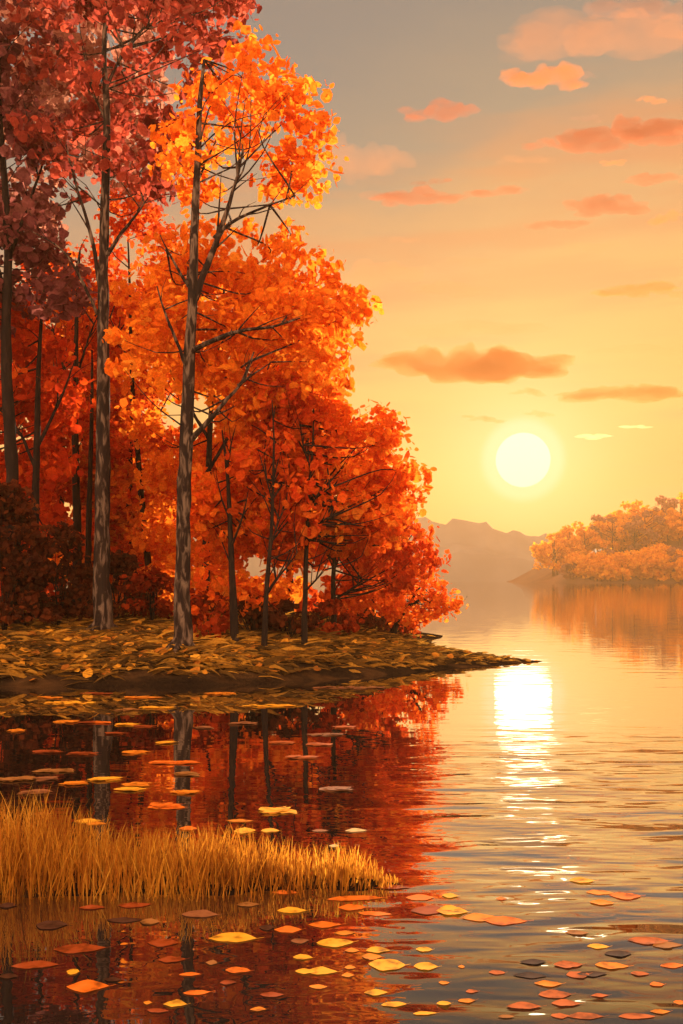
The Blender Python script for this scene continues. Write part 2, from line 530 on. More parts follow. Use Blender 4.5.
# --- dark plum tree at the frame's left edge
make_tree('edge_tree', 'plum dark tree at the left edge with heavy purple brown crown', (14, 628),
          [(14, 540), (10, 440), (6, 340), (8, 240), (0, 120), (-6, 30)], 16,
          [([(8, 260, 0), (30, 200, -.1), (48, 150, -.1)], 5), ([(8, 300, 0), (-20, 220, .1), (-60, 160, .1)], 5)],
          [dict(mat='plum', poly=[(-110, -30), (30, -50), (60, 20), (62, 90), (72, 160), (60, 230), (75, 290), (45, 330), (-110, 350)], n=105, r=(0.35, 0.8), dens=62, size=(0.07, 0.24))], BARK_DARK)

make_tree('edge_tree', 'deep red tree left of the tall pale trunk, branches down to the ground', (36, 622),
          [(34, 560), (36, 480), (38, 400), (40, 340), (44, 290)], 10,
          [([(36, 470, 0), (18, 430, .1), (-10, 400, .2)], 4), ([(36, 450, 0), (60, 400, .1), (75, 360, .2)], 4)],
          [dict(mat='crimson', poly=[(-110, 330), (40, 300), (70, 380), (60, 480), (60, 610), (-110, 620)], n=120, r=(0.4, 0.8), dens=75, size=(0.07, 0.22), dz=(0.2, 3))], BARK_DARK)

make_tree('slim_tree', 'red tree whose thin dark trunk stands just left of the tall pale trunk', (77, 610),
          [(77, 520), (75, 440), (76, 360), (77, 300), (80, 250)], 9,
          [([(76, 400, 0), (62, 360, -.2), (50, 320, -.2)], 3), ([(76, 380, 0), (88, 340, .1), (100, 310, .2)], 3)],
          [dict(mat='scarlet', poly=[(10, 300), (50, 260), (100, 250), (130, 320), (125, 420), (120, 520), (90, 570), (30, 540)], n=120, r=(0.35, 0.75), dens=80, size=(0.06, 0.21), dz=(0.5, 3.0))], BARK_DARK)

make_tree('slim_tree', 'slim leaning tree between the two tall trunks with a red crown', (152, 612),
          [(150, 580), (145, 530), (139, 470), (134, 410), (131, 350), (130, 296), (128, 240)], 8,
          [([(137, 445, 0), (147, 430, -.3), (160, 412, -.4), (171, 392, -.4)], 3.5), ([(132, 370, 0), (120, 340, -.2), (110, 318, -.3)], 3)],
          [dict(mat='scarlet', poly=[(100, 190), (150, 200), (180, 260), (185, 330), (180, 430), (180, 560), (120, 590), (100, 480), (105, 300)], n=90, holes=[(190, 412, 34, 26), (255, 568, 32, 24)], r=(0.35, 0.7), dens=75, size=(0.06, 0.2), dz=(0.4, 2.6))], BARK_DARK)

make_tree('backing_tree', 'broad orange tree filling the gap behind the forked tall trunk', (205, 606), 
          [(206, 560), (208, 480), (212, 400), (220, 330), (226, 270)], 9,
          [([(209, 470, 0), (240, 420, .2), (280, 380, .3)], 4), ([(209, 440, 0), (180, 390, .2), (160, 350, .3)], 4)],
          [dict(mat='orange', poly=[(130, 290), (240, 270), (330, 300), (335, 400), (320, 500), (290, 590), (190, 605), (150, 560)], n=130, r=(0.4, 0.85), dens=70, size=(0.07, 0.23), dz=(0.3, 3), holes=[(190, 412, 34, 26), (255, 568, 32, 24), (320, 575, 26, 22)])], BARK_DARK, depth=27)

make_tree('slim_tree', 'slim dark trunk broken off at its top, right of the forked tall tree', (235, 642),
          [(233, 590), (231, 550), (229, 500), (226, 460), (222, 430)], 8,
          [([(232, 545, 0), (238, 530, -.1), (245, 508, -.2), (248, 492, -.2)], 3), ([(230, 520, 0), (222, 500, -.1), (216, 474, -.2)], 2.5), ([(227, 470, 0), (231, 445, -.1), (236, 425, -.1)], 2.5)],
          [dict(mat='vermil', poly=[(190, 470), (240, 440), (280, 470), (275, 540), (260, 610), (200, 610)], n=60, r=(0.3, 0.6), dens=75, size=(0.06, 0.2), dz=(0.4, 2.2), holes=[(252, 568, 28, 22)])], BARK_DARK)

make_tree('slender_tree', 'slender tree with an upswept side branch and dark red crown, middle of the bank', (264, 648),
          [(266, 600), (269, 560), (272, 520), (273, 480), (274, 440), (272, 400)], 5.5,
          [([(268, 592, 0), (276, 580, -.1), (286, 568, -.2), (297, 553, -.2)], 3.5), ([(270, 550, 0), (276, 530, -.1), (283, 508, -.1)], 2.5), ([(272, 500, 0), (264, 470, -.1), (258, 450, -.1)], 2)],
          [dict(mat='scarlet', poly=[(225, 420), (270, 390), (310, 400), (325, 470), (305, 530), (290, 560), (250, 560), (235, 500)], n=60, r=(0.3, 0.6), dens=75, size=(0.06, 0.2), dz=(0.3, 2.2), holes=[(245, 500, 14, 16), (252, 560, 22, 18)])], BARK_DARK)

make_tree('slender_tree', 'straight slender tree with forked twigs under a vermilion crown', (304, 648),
          [(305, 600), (306, 560), (308, 520), (310, 480), (313, 440), (314, 400)], 6,
          [([(307, 545, 0), (314, 530, -.1), (322, 521, -.2), (330, 518, -.2)], 3.5), ([(308, 510, 0), (316, 498, -.2), (330, 488, -.3)], 2.5), ([(306, 590, 0), (316, 580, -.2), (325, 570, -.2)], 2.5), ([(311, 470, 0), (303, 445, -.1), (300, 425, -.1)], 2.2)],
          [dict(mat='vermil', poly=[(285, 395), (325, 385), (350, 410), (390, 412), (400, 440), (416, 490), (400, 515), (385, 540), (340, 555), (320, 540), (300, 470)], n=120, r=(0.28, 0.55), dens=75, size=(0.05, 0.19), dz=(0.35, 2.6))], BARK_DARK)

make_tree('slender_tree', 'small dark tree with a long right branch near the end of the bank', (333, 636),
          [(334, 610), (333, 580), (335, 550), (336, 520), (338, 490)], 6.5,
          [([(334, 600, 0), (344, 594, -.1), (354, 588, -.2), (362, 580, -.2)], 3.5), ([(334, 570, 0), (328, 556, -.1), (322, 545, -.1)], 2.2)],
          [dict(mat='scarlet', poly=[(320, 500), (390, 500), (432, 530), (440, 555), (420, 585), (385, 600), (345, 610), (330, 570)], n=80, r=(0.25, 0.5), dens=75, size=(0.05, 0.18), dz=(0.3, 2.4), holes=[(322, 575, 18, 20)])], BARK_DARK)

make_tree('slender_tree', 'little thin stemmed tree almost hidden in red leaves at the end of the bank', (373, 630),
          [(373, 610), (373, 590), (376, 560), (378, 530)], 4,
          [([(374, 585, 0), (382, 570, -.1), (390, 560, -.1)], 2)],
          [dict(mat='vermil', poly=[(360, 440), (418, 470), (424, 492), (395, 520), (430, 545), (415, 590), (370, 610), (352, 560)], n=75, r=(0.22, 0.45), dens=70, size=(0.05, 0.18), dz=(0.2, 2.0))], BARK_DARK)

make_tree('leaning_tree', 'low vermilion tree at the water edge leaning out over the lake', (392, 636),
          [(398, 620), (410, 606), (424, 598), (440, 594)], 6,
          [([(405, 612, 0), (418, 590, -.1), (428, 575, 0)], 3), ([(424, 599, 0), (440, 608, .1), (455, 606, .1)], 2.2)],
          [dict(mat='vermil', poly=[(370, 590), (400, 575), (425, 565), (445, 585), (462, 598), (458, 612), (440, 622), (415, 628), (385, 630)], n=75, r=(0.2, 0.38), dens=80, size=(0.05, 0.17), dz=(-0.6, 1.0))], BARK_DARK)

# --- a few more trees standing deeper in the wood close the background
for lab, bx, dep, pal, poly, nn, holes in [
    ('deep red tree far back between the left edge and the tall pale trunk', 60, 32, 'crimson', [(-120, 340), (60, 310), (130, 340), (130, 600), (-120, 620)], 110, []),
    ('orange tree far back in the wood behind the slim leaning trunk', 128, 31, 'orange', [(80, 300), (160, 310), (185, 420), (180, 600), (80, 610)], 80, [(190, 412, 34, 26), (255, 568, 32, 24)]),
    ('dusty rose tree behind the top of the tall maroon crown', 88, 29, 'rose', [(-120, -60), (190, -60), (170, 60), (140, 180), (40, 230), (-120, 180)], 95, [(103, 62, 16, 16)]),
    ('rusty tree in the back of the wood right of the broken trunk', 290, 30, 'scarlet', [(215, 440), (330, 420), (375, 480), (370, 600), (330, 612), (220, 612)], 95, [(190, 412, 34, 26), (255, 568, 32, 24), (320, 575, 26, 24)]),
]:
    make_tree('backing_tree', lab, (bx, 0), [(bx, 560), (bx + 2, 480), (bx + 4, 400), (bx + 4, 350)], 8, [],
              [dict(mat=pal, poly=poly, n=nn, r=(0.5, 1.0), dens=70, size=(0.09, 0.28), dz=(-0.5, 4), holes=holes)], BARK_DARK, depth=dep)


# ------------------------------------------------------------------ understorey shrubs
def make_shrub(label, px, py, w, h, pal, group='shrubs under the trees'):
    base = ground_hit(px, py)
    d = base[1]
    W, H = w * d / F, h * d / F
    root = empty('shrub', base); tag(root, label, 'shrub', group)
    st = Tubes()
    tips = []
    for _ in range(9):
        a = RNG.uniform(0, 2 * np.pi); q = base + np.array([np.cos(a) * W * 0.4 * RNG.random(), np.sin(a) * W * 0.35 * RNG.random(), H * RNG.uniform(0.5, 0.9)])
        st.add([base + np.array([0, 0, -0.05]), (base + q) / 2 + RNG.normal(size=3) * 0.08, q], [0.02, 0.013, 0.004], 0.2, 5)
        tips.append(q)
    st.build('stems', BARK_DARK, root, base)
    n = max(10, int(W * H * 9))
    cen = []
    for _ in range(n):
        a = RNG.uniform(0, 2 * np.pi); rr = math.sqrt(RNG.random()); zz = RNG.random()
        k = math.sqrt(max(0.05, 1 - zz ** 2))
        cen.append(base + np.array([np.cos(a) * W * 0.5 * rr * k, np.sin(a) * 0.6 * rr * k, H * (0.1 + 0.8 * zz)]))
    cen = np.array(cen)
    c, nn, s = clump_leaves(cen, RNG.uniform(0.18, 0.34, n), [46] * n, 0.04, 0.15)
    keep = c[:, 2] > np.maximum(bank_z(c[:, 0], c[:, 1]), 0) + 0.02
    link_mesh('foliage', leaf_mesh('foliage', (c - base)[keep], nn[keep], s[keep]), LEAF[pal], root)


for lab, px, py, w, h, pal in [
    ('dark umber shrub at the left edge under the plum tree', 5, 634, 110, 165, 'umber'),
    ('brown red shrub between the left edge and the pale trunk', 58, 628, 84, 110, 'umber'),
    ('dark shrub at the foot of the tall pale trunk', 116, 622, 80, 74, 'umber'),
    ('rust red shrub at the foot of the slim leaning tree', 152, 622, 60, 60, 'ember'),
    ('dark red shrub just right of the forked tall trunk', 212, 634, 56, 48, 'ember'),
    ('low umber shrub between the broken trunk and the slender tree', 252, 636, 56, 38, 'umber'),
    ('low umber shrub under the straight slender tree', 290, 638, 60, 36, 'umber'),
    ('dark red shrub under the small dark tree', 326, 634, 60, 34, 'ember'),
    ('brown shrub beside the little thin stemmed tree', 362, 632, 56, 26, 'umber'),
    ('small dark shrub at the water edge under the leaning tree', 398, 636, 50, 20, 'ember'),
]:
    make_shrub(lab, px, py, w, h, pal)


# ------------------------------------------------------------------ bank grass and leaf litter (uncountable)
def blade_mesh(name, base, L, W, dirv, bend):
    """tapered strips: base Nx3, length, width, direction Nx3 (unit), bend vector Nx3"""
    n = len(base)
    side = np.cross(dirv, RNG.normal(size=(n, 3))); side /= np.linalg.norm(side, axis=1, keepdims=True) + 1e-9
    vs = []
    for t, w in ((0, 1.0), (0.45, 0.85), (0.8, 0.5)):
        p = base + dirv * (L * t)[:, None] + bend * (t * t)
        vs += [p - side * (W * w / 2)[:, None], p + side * (W * w / 2)[:, None]]
    vs.append(base + dirv * L[:, None] + bend)
    v = np.stack(vs, 1)
    o = (np.arange(n) * 7)[:, None]
    quads = np.concatenate([o + np.array([[0, 1, 3, 2]]), o + np.array([[2, 3, 5, 4]])])
    tris = o + np.array([[4, 5, 6]])
    return mesh_np(name, v.reshape(-1, 3), [quads, tris])


GRASSM = leaf_mat('dry_bank_grass', [(0.03, 0.016, 0.007), (0.06, 0.034, 0.011), (0.17, 0.085, 0.018), (0.44, 0.215, 0.028), (0.66, 0.34, 0.042)], 0.4)
n = 21000
x = RNG.uniform(-9.5, 4.8, n); y = 18.2 + RNG.beta(1.1, 2.0, n) * 16
z = bank_z(x, y)
keep = z > np.interp(x, [0, 3, 4.5], [0.30, 0.12, 0.05]) * RNG.uniform(0.35, 1.15, n) * (1 + 0.3 * np.sin(x * 3) * np.sin(x * 1.1))
x, y, z = x[keep], y[keep], z[keep]
n = len(x)
k = np.interp(x, [-1, 2, 4.5], [1.0, 0.6, 0.35])
dirv = np.stack([RNG.choice([-1, 1], n, p=[.35, .65]) * RNG.uniform(0.5, 1.2, n), RNG.normal(size=n) * 0.45 - 0.25, RNG.uniform(0.08, 0.5, n)], 1)
dirv /= np.linalg.norm(dirv, axis=1, keepdims=True)
L = RNG.uniform(0.25, 0.75, n) * k
bend = np.stack([np.zeros(n), np.zeros(n), -L * 0.3], 1)
o = link_mesh('bank_grass', blade_mesh('bank_grass', np.stack([x, y, z - 0.01], 1), L, RNG.uniform(0.03, 0.10, n), dirv, bend), GRASSM)
tag(o, 'dry golden and olive grass bent along the lake bank', 'grass', kind='stuff')

LITTER = leaf_mat('litter', [(0.10, 0.03, 0.008), (0.30, 0.10, 0.014), (0.50, 0.22, 0.02), (0.60, 0.32, 0.04)], 0.2)
n = 1300
x = RNG.uniform(-9.5, 3.2, n); y = 18.3 + RNG.beta(1.2, 2.2, n) * 8
z = bank_z(x, y); keep = z > RNG.uniform(0.05, 0.4, n)
c = np.stack([x, y, z + 0.05], 1)[keep]
nn = RNG.normal(size=c.shape) * 0.3 + np.array([0, -0.25, 1.0])
o = link_mesh('leaf_litter', leaf_mesh('leaf_litter', c, nn, RNG.uniform(0.05, 0.17, len(c))), LITTER)
tag(o, 'yellow and orange fallen leaves littering the grassy bank', 'fallen leaves', kind='stuff')

# ------------------------------------------------------------------ reed bed in the foreground
REEDM = leaf_mat('golden_reed', [(0.05, 0.022, 0.009), (0.22, 0.075, 0.012), (0.46, 0.17, 0.018), (0.62, 0.30, 0.03), (0.70, 0.42, 0.08)], 0.55)
n = 11000
x = RNG.uniform(-4.6, 0.40, n); y = RNG.uniform(6.05, 7.1, n)
sd = signed_dist(np.stack([x, y], 1), MUD)
keep = sd > RNG.uniform(-0.22, 0.06, n)
x, y = x[keep], y[keep]; n = len(x)
z = mud_z(x, y)
env = np.interp(x, [-4, -2.0, -1.2, -0.4, 0.05, 0.36], [0.54, 0.52, 0.46, 0.40, 0.28, 0.08]) * (0.85 + 0.25 * np.sin(x * 3.7) * np.sin(x * 1.3 + 1))
L = env * (0.25 + 0.85 * RNG.beta(1.6, 1.6, n))
dirv = np.stack([RNG.normal(size=n) * 0.12 + 0.03, RNG.normal(size=n) * 0.08, np.ones(n)], 1); dirv /= np.linalg.norm(dirv, axis=1, keepdims=True)
bend = np.stack([RNG.normal(size=n) * 0.07, RNG.normal(size=n) * 0.05, -0.02 * np.ones(n)], 1) * L[:, None] * 2
o = link_mesh('reed_bed', blade_mesh('reed_bed', np.stack([x, y, z - 0.01], 1), L, RNG.uniform(0.004, 0.011, n), dirv, bend), REEDM)
tag(o, 'golden reed grass standing in the shallow water of the foreground', 'reeds', kind='stuff')


# ------------------------------------------------------------------ leaves floating on the lake
LEAFCOL = {
    'golden': (0.72, 0.34, 0.025), 'orange': (0.66, 0.15, 0.014), 'amber': (0.62, 0.20, 0.015), 'russet': (0.26, 0.05, 0.01),
    'salmon': (0.40, 0.10, 0.022), 'tan': (0.28, 0.115, 0.03), 'cream': (0.55, 0.36, 0.15), 'brown': (0.07, 0.027, 0.014), 'umber': (0.05, 0.022, 0.014),
    'pinkish': (0.24, 0.09, 0.035),
}


def float_mat(nm, c):
    m, nt, out = new_mat('floating_leaf_' + nm)
    tc = nt.nodes.new('ShaderNodeTexCoord')
    oi = nt.nodes.new('ShaderNodeObjectInfo')
    nz = nt.nodes.new('ShaderNodeTexNoise'); nz.inputs['Scale'].default_value = 14; nz.inputs['Detail'].default_value = 4
    nz.noise_dimensions = '4D'
    nt.links.new(tc.outputs['Object'], nz.inputs['Vector'])
    nt.links.new(math_node(nt, 'MULTIPLY', oi.outputs['Random'], 50), nz.inputs['W'])
    r = ramp(nt, [(0.22, (0.07, 0.025, 0.01)), (0.36, tuple(v * 0.55 for v in c)), (0.48, c), (0.7, tuple(min(0.9, v * 1.15 + 0.01) for v in c))])
    nt.links.new(nz.outputs['Fac'], r.inputs[0])
    b = nt.nodes.new('ShaderNodeBsdfPrincipled'); b.inputs['Roughness'].default_value = 0.9; b.inputs['Specular IOR Level'].default_value = 0.02
    nt.links.new(r.outputs[0], b.inputs['Base Color'])
    t = nt.nodes.new('ShaderNodeBsdfTranslucent'); nt.links.new(r.outputs[0], t.inputs[0])
    mx = nt.nodes.new('ShaderNodeMixShader'); mx.inputs[0].default_value = 0.25
    nt.links.new(b.outputs[0], mx.inputs[1]); nt.links.new(t.outputs[0], mx.inputs[2])
    nt.links.new(mx.outputs[0], out.inputs[0])
    return m


FM = {k: float_mat(k, c) for k, c in LEAFCOL.items()}


def one_leaf(Lx, Ly, rot=0.0, curl=0.05):
    """pointed leaf outline with a raised midrib and curled rim; returns verts, quads+tris"""
    k = 13
    t = np.linspace(-1, 1, k)
    prof = np.maximum(np.cos(np.pi / 2 * t), 0) ** RNG.uniform(0.75, 1.0) * (1 - RNG.uniform(0.05, 0.35) * t)
    ph = RNG.uniform(0, 6.28, 2); fr = RNG.uniform(4.0, 7.0, 2)
    jit = np.stack([1 + 0.10 * np.sin(fr[i_] * t + ph[i_]) + RNG.uniform(-0.03, 0.03, k) for i_ in (0, 1)])
    xs_ = t * Lx / 2
    up = prof * Ly / 2 * jit[0]; dn = -prof * Ly / 2 * jit[1]
    bow = RNG.uniform(-0.12, 0.12) * Ly * (1 - t ** 2)
    zc = curl * Ly * (0.25 * t ** 2)
    A = np.stack([xs_, up + bow, curl * Ly * (0.5 + 0.6 * RNG.random(k)) * prof + zc], 1)
    B = np.stack([xs_, bow, zc], 1)
    Cc = np.stack([xs_, dn + bow, curl * Ly * (0.5 + 0.6 * RNG.random(k)) * prof + zc], 1)
    v = np.concatenate([A, B, Cc])
    st = np.array([[Lx * 0.48, -Ly * 0.02, 0], [Lx * 0.48, Ly * 0.02, 0], [Lx * 0.64, Ly * 0.07, 0.004], [Lx * 0.64, Ly * 0.04, 0.004]])
    v = np.concatenate([v, st])
    ca, sa = math.cos(rot), math.sin(rot)
    v[:, :2] = v[:, :2] @ np.array([[ca, sa], [-sa, ca]])
    q = []
    for i in range(k - 1):
        q.append([i, i + 1, k + i + 1, k + i]); q.append([k + i, k + i + 1, 2 * k + i + 1, 2 * k + i])
    q.append([3 * k, 3 * k + 1, 3 * k + 2, 3 * k + 3])
    return v, np.array(q)


def floating_leaf(px, py, w, h, c):
    d = CAMH * F / (py - HORIZON)
    W = w * d / F * 0.94
    D = h * d * d / (F * CAMH) * 0.85
    rot = RNG.uniform(-0.12, 0.12)
    if D > W: rot += math.pi / 2
    if d < 8.5:
        v, q = one_leaf(W, min(D, W * 0.85), rot, RNG.uniform(0.01, 0.05))
        me = mesh_np('floating_leaf', v + np.array([0, 0, 0.003]), [q], smooth=True)
        nm = 'floating_leaf'
    else:      # farther out the dabs are rafts of leaves drifting together
        vs, qs, off = [], [], 0
        D = min(D, W * 0.7) * 0.7
        for i in range(max(12, int(W * 26))):
            fx = RNG.uniform(-0.5, 0.5)
            v, q = one_leaf(RNG.uniform(0.13, 0.26), RNG.uniform(0.08, 0.14), RNG.uniform(-1.2, 1.2), 0.03)
            v = v + np.array([fx * W * 0.8, RNG.uniform(-0.5, 0.5) * D * 1.1 * (1 - 1.4 * abs(fx)), 0.003 + 0.002 * (i % 7)])
            vs.append(v); qs.append(q + off); off += len(v)
        me = mesh_np('leaf_raft', np.concatenate(vs), [np.concatenate(qs)], smooth=True)
        nm = 'leaf_raft'
    o = link_mesh(nm, me, FM[c], None, ((px - 341.5) / F * d, d, 0))
    return o, nm, W


FLOAT = [  # px, py, w, h, colour
    # cove under the trees
    (48, 698, 30, 4, 'amber'), (70, 703, 56, 6, 'golden'), (142, 698, 42, 4, 'amber'), (158, 708, 36, 4, 'golden'), (126, 710, 28, 4, 'tan'), (97, 694, 34, 4, 'russet'),
    (66, 722, 26, 5, 'amber'), (87, 723, 12, 4, 'russet'), (101, 723, 13, 4, 'orange'), (126, 725, 18, 6, 'golden'), (145, 727, 20, 3, 'russet'), (115, 734, 10, 4, 'russet'),
    (17, 731, 10, 4, 'amber'), (47, 752, 27, 8, 'russet'), (83, 754, 21, 6, 'russet'), (167, 743, 11, 5, 'golden'), (136, 753, 24, 4, 'amber'), (162, 763, 18, 4, 'orange'),
    (186, 763, 16, 3, 'orange'), (56, 771, 33, 4, 'tan'), (10, 780, 22, 5, 'tan'), (27, 779, 14, 4, 'tan'), (47, 779, 11, 4, 'pinkish'), (35, 793, 24, 6, 'pinkish'),
    (75, 784, 13, 4, 'amber'), (108, 780, 30, 4, 'golden'), (134, 785, 26, 5, 'amber'), (129, 790, 14, 5, 'golden'), (186, 775, 16, 3, 'tan'), (187, 793, 18, 6, 'amber'),
    (163, 807, 36, 6, 'orange'), (88, 821, 28, 5, 'golden'), (96, 824, 22, 4, 'amber'), (188, 829, 20, 5, 'orange'), (42, 814, 18, 3, 'russet'),
    (203, 728, 16, 6, 'pinkish'), (223, 694, 36, 4, 'amber'), (270, 706, 60, 4, 'golden'), (245, 724, 28, 4, 'pinkish'), (278, 811, 36, 9, 'golden'), (243, 831, 26, 9, 'golden'),
    (270, 831, 20, 5, 'golden'), (240, 821, 30, 3, 'amber'), (320, 831, 18, 3, 'pinkish'), (334, 846, 12, 4, 'cream'), (356, 831, 24, 4, 'cream'), (326, 735, 30, 4, 'pinkish'),
    (318, 745, 26, 3, 'salmon'), (345, 728, 20, 4, 'salmon'), (350, 688, 90, 4, 'pinkish'), (335, 790, 24, 6, 'pinkish'), (282, 743, 24, 3, 'salmon'), (300, 758, 30, 3, 'salmon'),
    # near water, left
    (8, 906, 20, 6, 'brown'), (52, 925, 34, 12, 'brown'), (35, 966, 50, 9, 'russet'), (8, 977, 22, 6, 'brown'), (80, 949, 56, 11, 'russet'), (73, 972, 14, 6, 'golden'),
    (88, 987, 46, 14, 'orange'), (72, 973, 12, 6, 'golden'), (125, 920, 40, 6, 'brown'), (113, 980, 20, 5, 'brown'), (92, 908, 28, 5, 'russet'), (150, 922, 22, 7, 'tan'),
    (163, 943, 34, 9, 'russet'), (172, 960, 30, 7, 'russet'), (135, 905, 36, 6, 'russet'), (175, 1005, 26, 8, 'golden'), (148, 1003, 10, 4, 'amber'), (197, 993, 30, 6, 'orange'),
    (158, 1011, 24, 5, 'russet'), (190, 975, 24, 4, 'orange'), (233, 939, 52, 12, 'golden'), (238, 971, 28, 7, 'orange'), (228, 983, 18, 5, 'russet'), (212, 963, 14, 6, 'tan'),
    (258, 1010, 18, 5, 'amber'), (272, 995, 26, 6, 'russet'), (200, 915, 40, 9, 'pinkish'), (248, 905, 24, 5, 'tan'), (292, 911, 32, 7, 'golden'), (325, 925, 36, 7, 'orange'),
    (335, 943, 40, 10, 'golden'), (345, 933, 24, 5, 'amber'), (288, 930, 30, 8, 'orange'), (268, 928, 18, 8, 'brown'), (303, 958, 22, 6, 'golden'), (322, 972, 34, 9, 'golden'),
    (305, 972, 22, 6, 'golden'), (318, 987, 20, 5, 'amber'), (352, 951, 16, 5, 'amber'), (350, 968, 12, 5, 'amber'), (300, 941, 20, 6, 'pinkish'), (285, 893, 30, 5, 'orange'),
    # near water, middle
    (355, 899, 60, 6, 'orange'), (375, 914, 36, 5, 'orange'), (352, 908, 30, 7, 'orange'), (378, 951, 26, 7, 'golden'), (387, 965, 40, 14, 'golden'), (426, 967, 26, 11, 'golden'),
    (372, 957, 22, 7, 'amber'), (424, 950, 18, 6, 'golden'), (444, 983, 12, 4, 'amber'), (376, 993, 26, 7, 'golden'), (394, 1005, 28, 6, 'golden'), (444, 1004, 16, 5, 'golden'),
    (425, 1014, 26, 4, 'golden'), (348, 976, 14, 5, 'amber'), (462, 967, 8, 4, 'amber'), (420, 898, 30, 7, 'orange'), (432, 911, 46, 10, 'russet'), (452, 912, 34, 11, 'golden'),
    (450, 896, 18, 6, 'golden'), (480, 918, 40, 9, 'amber'), (505, 921, 48, 10, 'orange'), (502, 899, 14, 3, 'orange'), (360, 880, 28, 4, 'russet'), (392, 888, 40, 5, 'russet'),
    # near water, right
    (582, 881, 28, 6, 'golden'), (600, 893, 30, 6, 'amber'), (625, 896, 34, 8, 'orange'), (602, 903, 26, 6, 'amber'), (577, 933, 26, 5, 'tan'), (598, 947, 24, 6, 'golden'),
    (648, 941, 44, 9, 'salmon'), (668, 946, 34, 8, 'tan'), (657, 985, 16, 5, 'orange'), (497, 973, 18, 5, 'salmon'), (568, 965, 32, 8, 'salmon'), (578, 975, 26, 8, 'salmon'),
    (555, 995, 36, 10, 'salmon'), (524, 1007, 38, 8, 'salmon'), (566, 1004, 32, 8, 'salmon'), (560, 1016, 20, 6, 'salmon'), (586, 1017, 40, 8, 'salmon'), (637, 1017, 40, 7, 'salmon'),
    (506, 1017, 18, 4, 'tan'), (618, 954, 30, 7, 'umber'), (612, 966, 36, 8, 'amber'), (592, 974, 34, 6, 'umber'), (530, 976, 36, 7, 'umber'), (548, 984, 30, 7, 'amber'),
    (680, 1003, 14, 5, 'orange'), (600, 996, 20, 4, 'salmon'), (533, 962, 30, 6, 'umber'), (472, 992, 14, 4, 'salmon'), (672, 966, 26, 6, 'orange'), (640, 974, 20, 5, 'salmon'),
    (467, 1001, 20, 5, 'amber'), (660, 1012, 22, 5, 'amber'),
]
SPECIAL = {(88, 987): 'big bright orange pointed leaf lying alone on dark water, bottom left',
           (233, 939): 'broad golden leaf on the dark water just below the reed bed',
           (387, 965): 'largest golden leaf in the loose cluster left of the sun glitter',
           (426, 967): 'round golden leaf right beside the largest golden leaf of the cluster',
           (452, 912): 'golden leaf lying against a russet one at the left edge of the sun glitter',
           (432, 911): 'dark russet leaf tucked behind a golden leaf left of the sun glitter',
           (505, 921): 'long orange leaf touching the sun glitter on the near water',
           (278, 811): 'wide golden leaf raft floating just behind the reed tops',
           (625, 896): 'orange leaf right of the sun glitter, biggest of a crossed trio',
           (555, 995): 'wide salmon leaf at the bottom below the end of the sun glitter',
           (350, 688): 'long pale streak of drifting leaves close under the grassy bank',
           (70, 703): 'longest golden leaf raft on the black water below the plum tree'}
ORD = ['leftmost', 'second', 'third', 'fourth', 'fifth', 'sixth', 'seventh', 'eighth', 'ninth', 'tenth', 'eleventh', 'twelfth', 'thirteenth', 'fourteenth', 'fifteenth', 'sixteenth']
classes = {}
for it in FLOAT:
    px, py, w, h, c = it
    d = CAMH * F / (py - HORIZON)
    o, nm, W = floating_leaf(*it)
    if d >= 8.5:
        zone = 'in the tree cove'; word = 'leaf rafts'; one = 'leaf raft'
    else:
        word = 'leaves'; one = 'leaf'
        zone = 'between bank and reeds' if py < 870 else ('below the reeds' if px < 340 else ('left of the sun glitter' if px < 490 else 'right of the sun glitter'))
    big = 'wide' if w >= 28 else 'small'
    classes.setdefault((c, big, word, zone), []).append((px, py, o))
    tag(o, None, one, 'leaf rafts drifting in the cove' if one == 'leaf raft' else 'fallen leaves floating on the lake')
for (c, big, word, zone), ms in classes.items():
    ms.sort(key=lambda a: (a[0], a[1]))
    one = 'leaf raft' if word == 'leaf rafts' else 'leaf'
    for i, (px, py, o) in enumerate(ms):
        if (px, py) in SPECIAL: o['label'] = SPECIAL[(px, py)]
        elif len(ms) == 1: o['label'] = f'the only {big} {c} {one} floating {zone}'
        elif i == 0: o['label'] = f'leftmost of the {big} {c} {word} floating {zone}'
        elif i == len(ms) - 1: o['label'] = f'rightmost of the {big} {c} {word} floating {zone}'
        else: o['label'] = f'{ORD[i]} from left of {big} {c} {word} {zone}'


# ------------------------------------------------------------------ far shore on the right with its hazy wood, and the hills
def far_mat(name, c1, c2, sc):
    m, nt, out = new_mat(name)
    tc = nt.nodes.new('ShaderNodeTexCoord')
    nz = nt.nodes.new('ShaderNodeTexNoise'); nz.inputs['Scale'].default_value = sc; nz.inputs['Detail'].default_value = 6
    nt.links.new(tc.outputs['Object'], nz.inputs['Vector'])
    r = ramp(nt, [(0.35, c1), (0.65, c2)])
    nt.links.new(nz.outputs['Fac'], r.inputs[0])
    b = nt.nodes.new('ShaderNodeBsdfPrincipled'); b.inputs['Roughness'].default_value = 0.95
    nt.links.new(r.outputs[0], b.inputs['Base Color']); nt.links.new(b.outputs[0], out.inputs[0])
    return m


def shore_z(x, y):
    edge = 420 + 14 * np.sin(x * 0.03 + 1) + 6 * np.sin(x * 0.11) + np.interp(x, [80, 100], [60, 0])
    sd = np.minimum((y - edge), (x - 89) * 1.3)
    z = np.interp(sd, [-20, 0, 4, 12, 25, 50, 110], [-4, 0, 1.5, 6, 13, 19, 22])
    return np.where(z > 0, z * np.interp(x, [80, 110, 150, 260], [0.5, 0.8, 1.2, 1.4]), z)


grid('far_shore', np.linspace(60, 420, 90), np.linspace(395, 540, 50), shore_z, far_mat('far_shore_ground', (0.05, 0.018, 0.010), (0.12, 0.045, 0.014), 0.08))

